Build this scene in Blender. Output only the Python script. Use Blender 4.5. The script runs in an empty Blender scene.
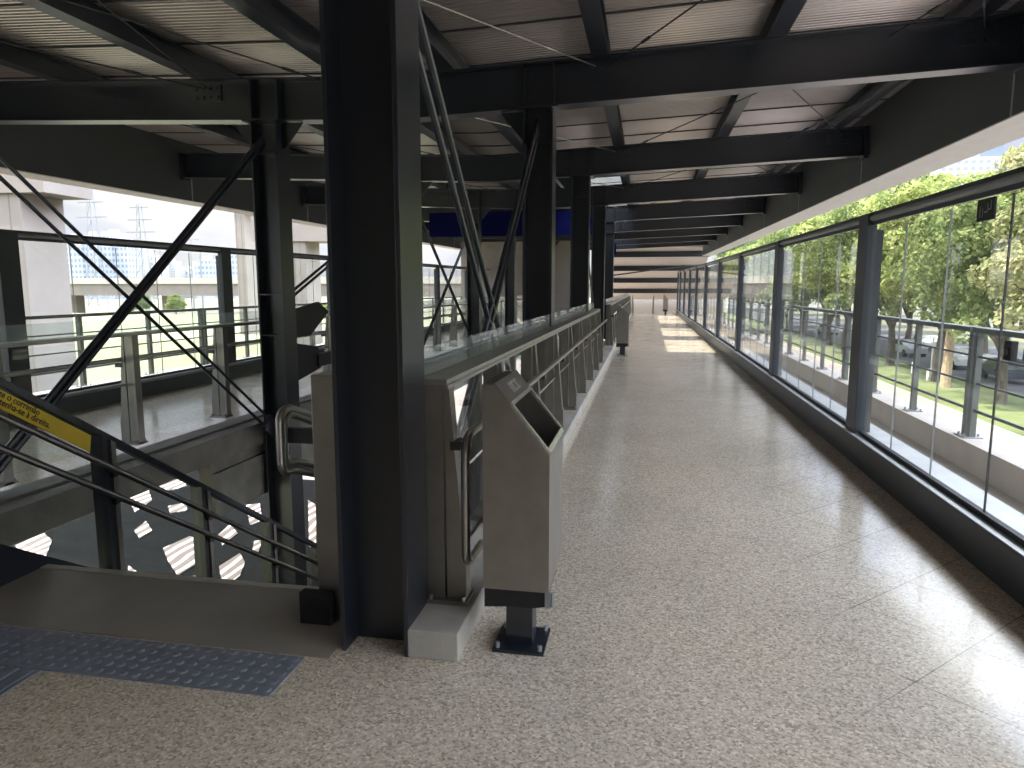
import bpy, bmesh, math, random
from mathutils import Vector, Matrix
C = bpy.context.scene.collection
SC = bpy.context.scene
rnd = random.Random(7)

# ------------------------------------------------------------------ materials
def nodes(name):
    m = bpy.data.materials.new(name); m.use_nodes = True
    nt = m.node_tree; nt.nodes.clear()
    out = nt.nodes.new('ShaderNodeOutputMaterial')
    return m, nt, out
def N(nt, typ, **kw):
    n = nt.nodes.new(typ)
    for k, v in kw.items():
        if k in n.inputs: n.inputs[k].default_value = v
        else: setattr(n, k, v)
    return n
def rgb(c): return (c[0], c[1], c[2], 1)
def mat(name, col, rough=.5, metal=0, spec=.5, var=.12, scale=6, bump=0, bscale=60, col2=None):
    m, nt, out = nodes(name)
    b = N(nt, 'ShaderNodeBsdfPrincipled', Roughness=rough, Metallic=metal)
    b.inputs['Specular IOR Level'].default_value = spec
    tc = N(nt, 'ShaderNodeTexCoord')
    nz = N(nt, 'ShaderNodeTexNoise', Scale=scale, Detail=5)
    nt.links.new(tc.outputs['Object'], nz.inputs['Vector'])
    r = N(nt, 'ShaderNodeValToRGB')
    c2 = col2 or tuple(c * (1 + var) for c in col)
    r.color_ramp.elements[0].color = rgb(tuple(c * (1 - var) for c in col)); r.color_ramp.elements[0].position = .3
    r.color_ramp.elements[1].color = rgb(c2); r.color_ramp.elements[1].position = .7
    nt.links.new(nz.outputs['Fac'], r.inputs['Fac']); nt.links.new(r.outputs['Color'], b.inputs['Base Color'])
    if bump:
        n2 = N(nt, 'ShaderNodeTexNoise', Scale=bscale, Detail=3)
        nt.links.new(tc.outputs['Object'], n2.inputs['Vector'])
        bp = N(nt, 'ShaderNodeBump', Strength=bump, Distance=.02)
        nt.links.new(n2.outputs['Fac'], bp.inputs['Height']); nt.links.new(bp.outputs['Normal'], b.inputs['Normal'])
    nt.links.new(b.outputs['BSDF'], out.inputs['Surface'])
    return m
def glass(name, tint=(.93, .97, .95), haze=.03, refl=.9):
    m, nt, out = nodes(name)
    tr = N(nt, 'ShaderNodeBsdfTransparent', Color=rgb(tint))
    gl = N(nt, 'ShaderNodeBsdfGlossy', Roughness=.02, Color=rgb((refl, refl, refl)))
    df = N(nt, 'ShaderNodeBsdfTranslucent', Color=rgb((.8, .85, .82)))
    d2 = N(nt, 'ShaderNodeBsdfDiffuse', Color=rgb((.8, .85, .82)))
    ad = N(nt, 'ShaderNodeMixShader', Fac=.5)
    lw = N(nt, 'ShaderNodeLayerWeight', Blend=.5)
    p5 = N(nt, 'ShaderNodeMath', operation='POWER'); p5.inputs[1].default_value = 5
    fr = N(nt, 'ShaderNodeMapRange'); fr.inputs[3].default_value = .022; fr.inputs[4].default_value = .75
    nt.links.new(lw.outputs['Facing'], p5.inputs[0]); nt.links.new(p5.outputs[0], fr.inputs[0])
    m1 = N(nt, 'ShaderNodeMixShader'); m2 = N(nt, 'ShaderNodeMixShader', Fac=haze)
    L = nt.links.new
    L(fr.outputs[0], m1.inputs[0]); L(tr.outputs[0], m1.inputs[1]); L(gl.outputs[0], m1.inputs[2])
    L(df.outputs[0], ad.inputs[1]); L(d2.outputs[0], ad.inputs[2])
    L(m1.outputs[0], m2.inputs[1]); L(ad.outputs[0], m2.inputs[2]); L(m2.outputs[0], out.inputs['Surface'])
    return m
def floor_mat():
    m, nt, out = nodes('polished_granolithic')
    L = nt.links.new
    b = N(nt, 'ShaderNodeBsdfPrincipled', Roughness=.3)
    b.inputs['Specular IOR Level'].default_value = .85
    tc = N(nt, 'ShaderNodeTexCoord')
    v = N(nt, 'ShaderNodeTexVoronoi', Scale=105.0)
    L(tc.outputs['Object'], v.inputs['Vector'])
    rp = N(nt, 'ShaderNodeValToRGB'); cr = rp.color_ramp
    cr.elements[0].color = rgb((.36, .30, .22)); cr.elements[0].position = 0
    cr.elements[1].color = rgb((.88, .765, .61)); cr.elements[1].position = 1
    for p, c in ((.22, (.52, .44, .335)), (.45, (.63, .54, .42)), (.8, (.70, .60, .465))):
        e = cr.elements.new(p); e.color = rgb(c)
    sp = N(nt, 'ShaderNodeSeparateColor'); L(v.outputs['Color'], sp.inputs[0]); L(sp.outputs[0], rp.inputs['Fac'])
    n1 = N(nt, 'ShaderNodeTexNoise', Scale=1.1, Detail=4); L(tc.outputs['Object'], n1.inputs['Vector'])
    r1 = N(nt, 'ShaderNodeMapRange'); r1.inputs[1].default_value = .3; r1.inputs[2].default_value = .7; r1.inputs[3].default_value = .93; r1.inputs[4].default_value = 1.06
    L(n1.outputs['Fac'], r1.inputs[0])
    mx = N(nt, 'ShaderNodeMix', data_type='RGBA', blend_type='MULTIPLY'); mx.inputs[0].default_value = 1
    L(rp.outputs['Color'], mx.inputs[6])
    cmb = N(nt, 'ShaderNodeCombineColor'); [L(r1.outputs[0], cmb.inputs[i]) for i in range(3)]
    L(cmb.outputs[0], mx.inputs[7])
    # saw-cut joints on the diagonal
    sx = N(nt, 'ShaderNodeSeparateXYZ'); L(tc.outputs['Object'], sx.inputs[0])
    def M(op, a, b_=None):
        n = N(nt, 'ShaderNodeMath', operation=op)
        for i, q in enumerate((a, b_)):
            if q is None: continue
            if isinstance(q, (int, float)): n.inputs[i].default_value = q
            else: L(q, n.inputs[i])
        return n.outputs[0]
    def line(comb, off, per):
        f = M('FRACT', M('DIVIDE', M('SUBTRACT', comb, off), per))
        return M('LESS_THAN', f, .0075 / per)
    j1 = line(M('SUBTRACT', sx.outputs[0], sx.outputs[1]), -1.81, .735)
    j2 = line(M('ADD', sx.outputs[0], sx.outputs[1]), 4.06, .70)
    j = M('MAXIMUM', j1, j2)
    # joints only show where the paving is bare of sealer near the glazed side
    g = N(nt, 'ShaderNodeMapRange'); g.inputs[1].default_value = .75; g.inputs[2].default_value = 1.15
    L(sx.outputs[0], g.inputs[0])
    j = M('MULTIPLY', j, g.outputs[0])
    m2 = N(nt, 'ShaderNodeMix', data_type='RGBA'); L(M('MULTIPLY', j, .7), m2.inputs[0]); L(mx.outputs[2], m2.inputs[6]); m2.inputs[7].default_value = rgb((.09, .085, .08))
    L(m2.outputs[2], b.inputs['Base Color'])
    n3 = N(nt, 'ShaderNodeTexNoise', Scale=2.3, Detail=6); L(tc.outputs['Object'], n3.inputs['Vector'])
    r3 = N(nt, 'ShaderNodeMapRange'); r3.inputs[1].default_value = .35; r3.inputs[2].default_value = .65; r3.inputs[3].default_value = .10; r3.inputs[4].default_value = .20
    L(n3.outputs['Fac'], r3.inputs[0]); L(r3.outputs[0], b.inputs['Roughness'])
    n4 = N(nt, 'ShaderNodeTexNoise', Scale=26, Detail=3); L(tc.outputs['Object'], n4.inputs['Vector'])
    bp = N(nt, 'ShaderNodeBump', Strength=.0, Distance=.01); L(n4.outputs['Fac'], bp.inputs['Height']); L(bp.outputs['Normal'], b.inputs['Normal'])
    L(b.outputs['BSDF'], out.inputs['Surface'])
    return m
def leaf_mat(name, a, b_, c_):
    m, nt, out = nodes(name); L = nt.links.new
    tc = N(nt, 'ShaderNodeTexCoord'); nz = N(nt, 'ShaderNodeTexNoise', Scale=.9, Detail=6); L(tc.outputs['Object'], nz.inputs['Vector'])
    r = N(nt, 'ShaderNodeValToRGB'); cr = r.color_ramp
    cr.elements[0].color = rgb(a); cr.elements[0].position = .3
    cr.elements[1].color = rgb(c_); cr.elements[1].position = .72
    e = cr.elements.new(.5); e.color = rgb(b_)
    L(nz.outputs['Fac'], r.inputs['Fac'])
    d = N(nt, 'ShaderNodeBsdfDiffuse'); t = N(nt, 'ShaderNodeBsdfTranslucent'); mx = N(nt, 'ShaderNodeMixShader', Fac=.35)
    L(r.outputs[0], d.inputs[0]); L(r.outputs[0], t.inputs[0]); L(d.outputs[0], mx.inputs[1]); L(t.outputs[0], mx.inputs[2]); L(mx.outputs[0], out.inputs['Surface'])
    return m
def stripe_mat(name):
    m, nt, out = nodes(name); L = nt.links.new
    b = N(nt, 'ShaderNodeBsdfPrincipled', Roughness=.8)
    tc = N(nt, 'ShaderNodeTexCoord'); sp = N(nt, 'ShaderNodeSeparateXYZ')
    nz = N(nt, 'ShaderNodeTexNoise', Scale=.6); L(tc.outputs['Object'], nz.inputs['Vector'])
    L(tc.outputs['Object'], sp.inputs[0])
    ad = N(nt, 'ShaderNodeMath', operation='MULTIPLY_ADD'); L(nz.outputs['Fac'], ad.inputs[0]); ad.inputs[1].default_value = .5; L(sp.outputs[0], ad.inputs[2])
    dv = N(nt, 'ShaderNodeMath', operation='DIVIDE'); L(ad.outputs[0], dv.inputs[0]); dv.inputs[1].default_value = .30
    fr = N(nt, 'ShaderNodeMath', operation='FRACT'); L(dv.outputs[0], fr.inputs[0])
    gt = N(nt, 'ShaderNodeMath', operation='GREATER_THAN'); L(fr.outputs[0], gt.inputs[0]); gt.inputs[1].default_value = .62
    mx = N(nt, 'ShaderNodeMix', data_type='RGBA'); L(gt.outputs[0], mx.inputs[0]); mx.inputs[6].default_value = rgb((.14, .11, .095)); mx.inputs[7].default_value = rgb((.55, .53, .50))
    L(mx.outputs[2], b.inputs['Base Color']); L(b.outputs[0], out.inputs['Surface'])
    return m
def facade_mat(name, wall, win, sx=3.2, sz=3.0):
    m, nt, out = nodes(name); L = nt.links.new
    b = N(nt, 'ShaderNodeBsdfPrincipled', Roughness=.6)
    tc = N(nt, 'ShaderNodeTexCoord'); sp = N(nt, 'ShaderNodeSeparateXYZ'); L(tc.outputs['Object'], sp.inputs[0])
    def M(op, a, b_=None):
        n = N(nt, 'ShaderNodeMath', operation=op)
        for i, q in enumerate((a, b_)):
            if q is None: continue
            if isinstance(q, (int, float)): n.inputs[i].default_value = q
            else: L(q, n.inputs[i])
        return n.outputs[0]
    h = M('GREATER_THAN', M('FRACT', M('DIVIDE', M('ADD', sp.outputs[0], sp.outputs[1]), sx)), .45)
    v = M('GREATER_THAN', M('FRACT', M('DIVIDE', sp.outputs[2], sz)), .5)
    k = M('MULTIPLY', h, v)
    mx = N(nt, 'ShaderNodeMix', data_type='RGBA'); L(k, mx.inputs[0]); mx.inputs[6].default_value = rgb(wall); mx.inputs[7].default_value = rgb(win)
    L(mx.outputs[2], b.inputs['Base Color']); L(b.outputs[0], out.inputs['Surface'])
    return m

STEEL = mat('graphite_painted_steel', (.013, .0165, .025), .30, spec=.85, var=.1, scale=3)
MULL = mat('dark_grey_mullion_paint', (.035, .042, .05), .4, spec=.5, var=.08, scale=3)
STEELG = mat('galvanised_grey', (.30, .31, .31), .45, .3, var=.1)
STAIN = mat('brushed_stainless', (.50, .48, .45), .33, 1, var=.1, scale=14)
DARKSS = mat('dark_satin_steel', (.16, .15, .14), .28, .9)
STAIN2 = mat('dull_stainless_plate', (.34, .32, .29), .36, .9, var=.1, scale=8)
CAP = mat('pale_galvanised_cap', (.50, .51, .51), .4, .2)
RAILM = mat('grey_green_rail_paint', (.10, .11, .095), .5)
CABLE = mat('dark_cable', (.03, .03, .033), .5)
BLACK = mat('black_rubber', (.012, .012, .014), .55, var=.1)
CONC = mat('pale_concrete', (.46, .43, .37), .75, var=.14, scale=5, bump=.15)
CONCB = mat('warm_concrete', (.27, .235, .20), .8, var=.1, scale=.6, bump=.1, bscale=8)
CONCD = mat('raw_girder_concrete', (.20, .185, .16), .8, var=.2, scale=4, bump=.2)
LEDGE = mat('ledge_concrete', (.47, .41, .345), .8, var=.12, scale=2, bump=.1)
LANDING = mat('smooth_cement_screed', (.27, .24, .20), .5, var=.1, scale=3)
FLOOR = floor_mat()
TACT = mat('blue_grey_rubber_tile', (.19, .205, .235), .55, var=.15, scale=20)
ROOF = mat('ribbed_roof_sheet', (.50, .44, .41), .30, .6, var=.1, scale=1.2)
SEAM = mat('sheet_seam', (.05, .05, .05), .6)
SOFFIT = mat('soffit_pale_paint', (.58, .55, .52), .6, var=.06)
FASC = mat('fascia_grey_paint', (.055, .058, .06), .6, spec=.3, var=.08, scale=1)
GLASS = glass('window_glass', (.975, .985, .975), haze=.010)
GLASS2 = glass('balustrade_glass', (.955, .975, .965), .008)
GLASS3 = glass('hazed_upstand_glass', (.90, .94, .92), .10)  # extra haze stands for a bright reflection along the upstand
BRIGHT = mat('polished_edge_steel', (.82, .80, .76), .25, .7)
YEL = mat('yellow_sign_panel', (.72, .50, .03), .45, var=.05)
INK = mat('black_lettering', (.015, .012, .01), .6)
BLUE = mat('deep_blue_sign_panel', (.003, .005, .06), .7, spec=.08, var=.05)
ASPH = mat('asphalt', (.11, .11, .115), .9, var=.2, scale=.5)
PAVE = mat('pinkish_pavement', (.33, .285, .265), .9, var=.12, scale=.6)
LAWN = mat('lawn_grass', (.13, .17, .05), .95, var=.3, scale=.35, col2=(.21, .25, .09))
BANK = mat('sunburnt_grass', (.27, .265, .16), .95, var=.2, scale=.3, col2=(.30, .31, .18))
EARTH = mat('dry_earth', (.20, .185, .15), .95, var=.25, scale=.08, col2=(.20, .21, .11))
UNDER = mat('shade_coloured_forecourt', (.008, .0085, .0085), .95, spec=.05, var=.2, scale=2)  # near-black base colour stands for shade below the bridge
WHITE = mat('white_paint', (.80, .79, .76), .5, var=.04)
BARK = mat('tree_bark', (.11, .09, .07), .9, var=.3, scale=6)
TAN = mat('dry_palm_trunk', (.48, .36, .24), .9, var=.25, scale=4)
LEAF = [leaf_mat('foliage_mid', (.10, .15, .055), (.225, .28, .11), (.42, .45, .18)),
        leaf_mat('foliage_light', (.15, .20, .07), (.33, .38, .13), (.54, .55, .23)),
        leaf_mat('foliage_dark', (.08, .13, .06), (.17, .23, .11), (.31, .36, .17)),
        leaf_mat('foliage_dry', (.18, .20, .09), (.36, .37, .18), (.54, .49, .27))]
CARGLASS = mat('car_glass', (.03, .035, .04), .1)
TYRE = mat('tyre', (.02, .02, .02), .8)

# ------------------------------------------------------------------ helpers
class MB:
    def __init__(s): s.v = []; s.f = []
    def box(s, x0, x1, y0, y1, z0, z1):
        return s.hexa([(x0, y0, z0), (x1, y0, z0), (x1, y1, z0), (x0, y1, z0), (x0, y0, z1), (x1, y0, z1), (x1, y1, z1), (x0, y1, z1)])
    def hexa(s, p):
        n = len(s.v); s.v += [tuple(q) for q in p]
        s.f += [[n + i for i in q] for q in ((3, 2, 1, 0), (4, 5, 6, 7), (0, 1, 5, 4), (1, 2, 6, 5), (2, 3, 7, 6), (3, 0, 4, 7))]
        return s
    def prism(s, poly, axis, a, b):
        # poly: 2-D outline; axis: the extrude axis
        def P(u, w, t):
            return {'x': (t, u, w), 'y': (u, t, w), 'z': (u, w, t)}[axis]
        n = len(s.v); k = len(poly)
        s.v += [P(u, w, a) for u, w in poly] + [P(u, w, b) for u, w in poly]
        s.f += [list(range(n, n + k))[::-1], list(range(n + k, n + 2 * k))]
        s.f += [[n + i, n + (i + 1) % k, n + k + (i + 1) % k, n + k + i] for i in range(k)]
        return s
    def bar(s, p, q, w, h, up=(0, 0, 1)):
        p, q = Vector(p), Vector(q); d = (q - p).normalized(); u = Vector(up)
        r = d.cross(u).normalized(); u = r.cross(d)
        c = [(-w / 2, -h / 2), (w / 2, -h / 2), (w / 2, h / 2), (-w / 2, h / 2)]
        n = len(s.v)
        s.v += [tuple(p + r * a + u * b) for a, b in c] + [tuple(q + r * a + u * b) for a, b in c]
        s.f += [[n + i for i in k] for k in ((3, 2, 1, 0), (4, 5, 6, 7), (0, 1, 5, 4), (1, 2, 6, 5), (2, 3, 7, 6), (3, 0, 4, 7))]
        return s
    def tube(s, pts, r, n=8):
        pts = [Vector(p) for p in pts]; rings = []
        rr = r if isinstance(r, (list, tuple)) else [r] * len(pts)
        prev = None
        for i, p in enumerate(pts):
            d = (pts[min(i + 1, len(pts) - 1)] - pts[max(i - 1, 0)]).normalized()
            if prev is None:
                a = d.cross(Vector((0, 0, 1)))
                if a.length < .05: a = d.cross(Vector((1, 0, 0)))
            else: a = prev - d * prev.dot(d)
            a.normalize(); b = d.cross(a); prev = a
            m = len(s.v)
            s.v += [tuple(p + a * math.cos(2 * math.pi * k / n) * rr[i] + b * math.sin(2 * math.pi * k / n) * rr[i]) for k in range(n)]
            rings.append(m)
        for i in range(len(rings) - 1):
            A, B = rings[i], rings[i + 1]
            s.f += [[A + k, A + (k + 1) % n, B + (k + 1) % n, B + k] for k in range(n)]
        s.f += [[rings[0] + k for k in range(n)][::-1], [rings[-1] + k for k in range(n)]]
        return s
    def poly_slab(s, xs, fz0, fz1, y0, y1):
        # a slab across the building that follows the roof: between z curves fz0, fz1
        poly = [(x, fz0(x)) for x in xs] + [(x, fz1(x)) for x in reversed(xs)]
        n = len(xs)
        for i in range(n - 1):
            x0, x1 = xs[i], xs[i + 1]
            s.hexa([(x0, y0, fz0(x0)), (x1, y0, fz0(x1)), (x1, y1, fz0(x1)), (x0, y1, fz0(x0)),
                    (x0, y0, fz1(x0)), (x1, y0, fz1(x1)), (x1, y1, fz1(x1)), (x0, y1, fz1(x0))])
        return s
def mk(name, mb, m, parent=None, bevel=0, smooth=False):
    me = bpy.data.meshes.new(name)
    off = parent_loc(parent)
    me.from_pydata([(v[0] - off.x, v[1] - off.y, v[2] - off.z) for v in mb.v], [], mb.f)
    bm = bmesh.new(); bm.from_mesh(me)
    bmesh.ops.recalc_face_normals(bm, faces=bm.faces)
    if bevel:
        bmesh.ops.bevel(bm, geom=bm.edges[:], offset=bevel, segments=2, affect='EDGES', profile=.6)
    bm.to_mesh(me); bm.free()
    if smooth:
        for p in me.polygons: p.use_smooth = True
    me.materials.append(m)
    o = bpy.data.objects.new(name, me); C.objects.link(o)
    if parent is not None: o.parent = parent
    return o
def parent_loc(p):
    v = Vector((0, 0, 0))
    while p is not None:
        v = v + p.location; p = p.parent
    return v
def tag(o, label=None, cat=None, group=None, kind=None):
    if label: o['label'] = label
    if cat: o['category'] = cat
    if group: o['group'] = group
    if kind: o['kind'] = kind
    return o
def thing(name, loc, label, cat, group=None, kind=None, rz=0):
    o = bpy.data.objects.new(name, None); C.objects.link(o); o.location = loc; o.rotation_euler = (0, 0, rz)
    o.empty_display_size = .1
    return tag(o, label, cat, group, kind)
def copy_thing(root, loc, rz=0, scale=1, label=None):
    r = root.copy(); C.objects.link(r); r.location = loc; r.rotation_euler = (0, 0, rz); r.scale = (scale,) * 3
    if label: r['label'] = label
    for ch in list(root.children):
        c = ch.copy(); C.objects.link(c); c.parent = r
        for g in list(ch.children):
            d = g.copy(); C.objects.link(d); d.parent = c
    return r
ORD = ['nearest', 'second', 'third', 'fourth', 'fifth', 'sixth', 'seventh', 'eighth', 'ninth', 'tenth', 'eleventh', 'twelfth', 'thirteenth', 'fourteenth', 'fifteenth', 'sixteenth', 'seventeenth', 'eighteenth', 'nineteenth', 'twentieth', 'twenty-first']
def arc(c, r, a0, a1, plane='yz', n=6):
    out = []
    for i in range(n + 1):
        a = math.radians(a0 + (a1 - a0) * i / n); u, w = r * math.cos(a), r * math.sin(a)
        out.append({'yz': (c[0], c[1] + u, c[2] + w), 'xz': (c[0] + u, c[1], c[2] + w), 'xy': (c[0] + u, c[1] + w, c[2])}[plane])
    return out

# ------------------------------------------------------------------ geometry of the place
XM = -2.67                                     # roof valley line
XL, XR = -8.79, 3.45                           # edge girders
def zb(x, y): return 3.31 + .04 * abs(x - XM) + .011 * y       # underside of roof beams
DEP = .45; PUR = .21
def zroof(x, y): return zb(x, y) + DEP + PUR + .02
Y0, Y1 = -6.0, 45.0
FLY = 3.30                                     # edge of the concourse slab at the stair head
COLY = [2.88, 7.58, 12.45, 17.3, 22.15, 27.0, 31.85, 36.7, 41.55]

# ---- floor
b = MB(); b.box(-7.35, 2.2, Y0, FLY, -.32, 0); b.box(-.985, 2.2, FLY, Y1, -.32, 0); b.box(-7.35, -4.62, FLY, Y1, -.32, 0)
tag(mk('floor', b, FLOOR), 'speckled grey granolithic floor of the walkway', kind='structure')
b = MB(); b.box(-4.6, -1.31, 2.66, FLY - .03, 0, .007)
tag(mk('trim_1', b, LANDING), 'smooth brown screed band at the stair head', kind='structure')
b = MB(); b.box(-4.6, -1.58, FLY - .03, FLY + .02, -.3, .012)
tag(mk('trim_2', b, CONC), 'pale edge nosing of the stair head slab', kind='structure')
b = MB(); b.box(-.985, -.752, 2.735, 45, 0, .13)
tag(mk('trim_3', b, CONC, bevel=.006), 'pale concrete plinth under the balustrade beside the walkway', kind='structure')
b = MB(); b.box(-4.82, -4.6, FLY, 45, 0, .05); b.box(-4.62, -4.40, FLY, 45, -.22, .03); b.box(-4.62, -4.47, 6.5, 45, -.36, -.22); b.box(-4.60, -4.43, 6.5, 45, -.85, -.36)
tag(mk('trim_4', b, CONCD), 'raw concrete edge girder under the far walkway', kind='structure')
b = MB(); b.box(-1.2, -.985, FLY + .1, 45, -.85, -.02)
tag(mk('trim_5', b, CONCD), 'raw concrete edge girder under the near walkway', kind='structure')

# ---- curbs
for side, x0, x1 in (('right', 1.92, 2.27), ('left', -7.61, -7.26)):
    b = MB(); b.box(x0, x1, Y0, Y1, 0, .245)
    o = tag(mk('baseboard_' + side, b, MULL), 'dark curb carrying the %s glass wall' % side, kind='structure')
    b = MB(); b.box(x0 + .004, x1 - .004, Y0, Y1, .245, .253)
    mk('curb_cap', b, CAP, o)

# ---- roof sheet with ribs along X
ADDED_GAPS = [(17.55, 21.75), (23.6, 26.8), (27.2, 28.2), (32.2, 36.4), (37.0, 41.2)]      # unseen roof openings added to put sun patches on the floor
LX0, LX1 = -1.95, -.65
def roof_sheet():
    b = MB(); y = Y0; i = 0
    pitch = .075
    def strip(ya, da, yb, db):
        xs = [XL - .02, XM, XR + .02]
        ranges = [(XL - .02, XM), (XM, XR + .02)]
        if any(a <= (ya + yb) / 2 <= c for a, c in ADDED_GAPS): ranges = [(XL - .02, XM), (XM, LX0), (LX1, XR + .02)]
        for x0, x1 in ranges:
            n = len(b.v)
            b.v.extend([(x0, ya, zroof(x0, ya) + da), (x1, ya, zroof(x1, ya) + da), (x1, yb, zroof(x1, yb) + db), (x0, yb, zroof(x0, yb) + db)])
            b.f.append([n, n + 1, n + 2, n + 3])
    while y < Y1 + .5:
        prof = [(y, 0), (y + pitch * .62, 0), (y + pitch * .74, .016), (y + pitch * .88, .016)]
        for a in range(4):
            ya, da = prof[a]; yb, db = prof[a + 1] if a < 3 else (y + pitch, 0)
            strip(ya, da, yb, db)
        y += pitch
    # outer skin keeps the sun out
    cuts = [Y0] + [q for p in ADDED_GAPS for q in p] + [Y1 + .5]
    for ya, yb in zip(cuts[:-1], cuts[1:]): strip(ya, .12, yb, .12)
    xs = [XL - .02, XM, XR + .02]
    o = tag(mk('ceiling', b, ROOF), 'ribbed metal roof sheets seen from below', kind='structure')
    for a, c in ADDED_GAPS:
        g = MB(); g.hexa([(LX0, a, zroof(LX0, a) + .1), (LX1, a, zroof(LX1, a) + .1), (LX1, c, zroof(LX1, c) + .1), (LX0, c, zroof(LX0, c) + .1), (LX0, a, zroof(LX0, a) + .108), (LX1, a, zroof(LX1, a) + .108), (LX1, c, zroof(LX1, c) + .108), (LX0, c, zroof(LX0, c) + .108)])
        mk('added_gap_pane', g, GLASS, o)
    s = MB(); y = Y0 + .35
    while y < Y1:
        s.poly_slab(xs, lambda x: zroof(x, y) - .012, lambda x: zroof(x, y) + .002, y, y + .035); y += 1.15
    mk('sheet_seam', s, SEAM, o)
roof_sheet()

# ---- transverse roof beams
def beam(y, label):
    t = thing('roof_beam', (XM, y, zb(XM, y)), label, 'beam', 'transverse roof beams')
    xs = [XL + .02, XM, XR - .02]
    f = lambda d: (lambda x: zb(x, y) + d)
    mk('web', MB().poly_slab(xs, f(.018), f(DEP - .018), y - .006, y + .006), STEEL, t)
    mk('bottom_flange', MB().poly_slab(xs, f(0), f(.018), y - .11, y + .11), STEEL, t)
    mk('top_flange', MB().poly_slab(xs, f(DEP - .018), f(DEP), y - .11, y + .11), STEEL, t)
    for xc in (-1.285, -.975, -4.375, -4.055):
        s = MB(); s.box(xc - .006, xc + .006, y - .105, y + .105, zb(xc, y) + .02, zb(xc, y) + DEP - .02); mk('stiffener', s, STEEL, t)
    for xc in (XL + .06, XR - .06):
        s = MB(); s.box(xc - .03, xc + .03, y - .10, y + .10, zb(xc, y) - .04, zb(xc, y) + DEP); mk('end_plate', s, STEEL, t)
    # bolted cleat where the roof ties meet the beam
    for xc in (-.45, -4.95, 3.0):
        s = MB(); s.box(xc - .17, xc + .17, y - .03, y - .006, zb(xc, y) + .22, zb(xc, y) + .40)
        for k in range(4):
            for r in range(2):
                px = xc - .13 + k * .087; pz = zb(xc, y) + .265 + r * .09
                s.tube([(px, y - .03, pz), (px, y - .05, pz)], .016, 6)
        mk('bolted_cleat', s, STEEL, t)
    return t
for i, y in enumerate(COLY):
    if i == 0: nm = 'transverse dark steel roof beam directly above the large foreground column'
    else: nm = '%s transverse dark steel roof beam visible overhead, counting from the camera' % ORD[i - 1]
    beam(y, nm)
beam(-2.0, 'transverse dark steel roof beam behind the camera')

# ---- purlins
BAY = [-6.0] + COLY + [45.2]
PX = [(-6.85, 'outermost on the far walkway side'), (-4.98, 'over the far walkway edge'), (-3.25, 'left of the roof valley'), (-2.1, 'right of the roof valley'),
      (-.51, 'above the walkway balustrade'), (1.19, 'above the middle of the walkway'), (2.95, 'nearest the right edge girder')]
for bi in range(len(BAY) - 1):
    ya, yb = BAY[bi] + .0, BAY[bi + 1]
    for px, pn in PX:
        za, zc = zb(px, ya) + DEP, zb(px, yb) + DEP
        t = thing('roof_purlin', (px, ya, za), 'dark roof purlin %s, %s bay' % (pn, ORD[bi]), 'purlin', 'roof purlins')
        w = .085
        def seg(n, x0, x1, d0, d1):
            mk(n, MB().hexa([(x0, ya, za + d0), (x1, ya, za + d0), (x1, yb, zc + d0), (x0, yb, zc + d0), (x0, ya, za + d1), (x1, ya, za + d1), (x1, yb, zc + d1), (x0, yb, zc + d1)]), STEEL, t)
        seg('web', px - .005, px + .005, .012, PUR - .012)
        seg('bottom_flange', px - w, px + w, 0, .012)
        seg('top_flange', px - w, px + w, PUR - .012, PUR)

# ---- edge girders (fascia) with soffit
def zf(y): return 3.18 + .009 * y
for side, x, sg in (('right', XR, 1), ('left', XL, -1)):
    for bi in range(len(BAY) - 1):
        ya, yb = BAY[bi] + (.3 if bi else 0), BAY[bi + 1] + .3
        t = thing('edge_girder', (x, ya, zf(ya)), 'deep grey edge girder segment along the %s roof edge, %s from the camera' % (side, ORD[bi]), 'girder', 'edge girders')
        xa, xb = sorted((x, x + sg * .03))
        def seg(n, x0, x1, fa, fb, m):
            x0, x1 = sorted((x0, x1))
            return mk(n, MB().hexa([(x0, ya, fa(ya)), (x1, ya, fa(ya)), (x1, yb, fa(yb)), (x0, yb, fa(yb)), (x0, ya, fb(ya)), (x1, ya, fb(ya)), (x1, yb, fb(yb)), (x0, yb, fb(yb))]), m, t)
        seg('web', x, x + sg * .03, lambda y: zf(y), lambda y: zroof(x, y) + .05, FASC)
        seg('soffit', x + sg * .0, x + sg * (.60 if side == 'right' else .45), lambda y: zf(y) - .015, lambda y: zf(y) - .001, SOFFIT)
        s = MB(); s.box(*sorted((x - sg * .006, x + sg * .02)), yb - .035, yb - .005, zf(yb), zf(yb) + .95); mk('splice_plate', s, STEELG, t)

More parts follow.
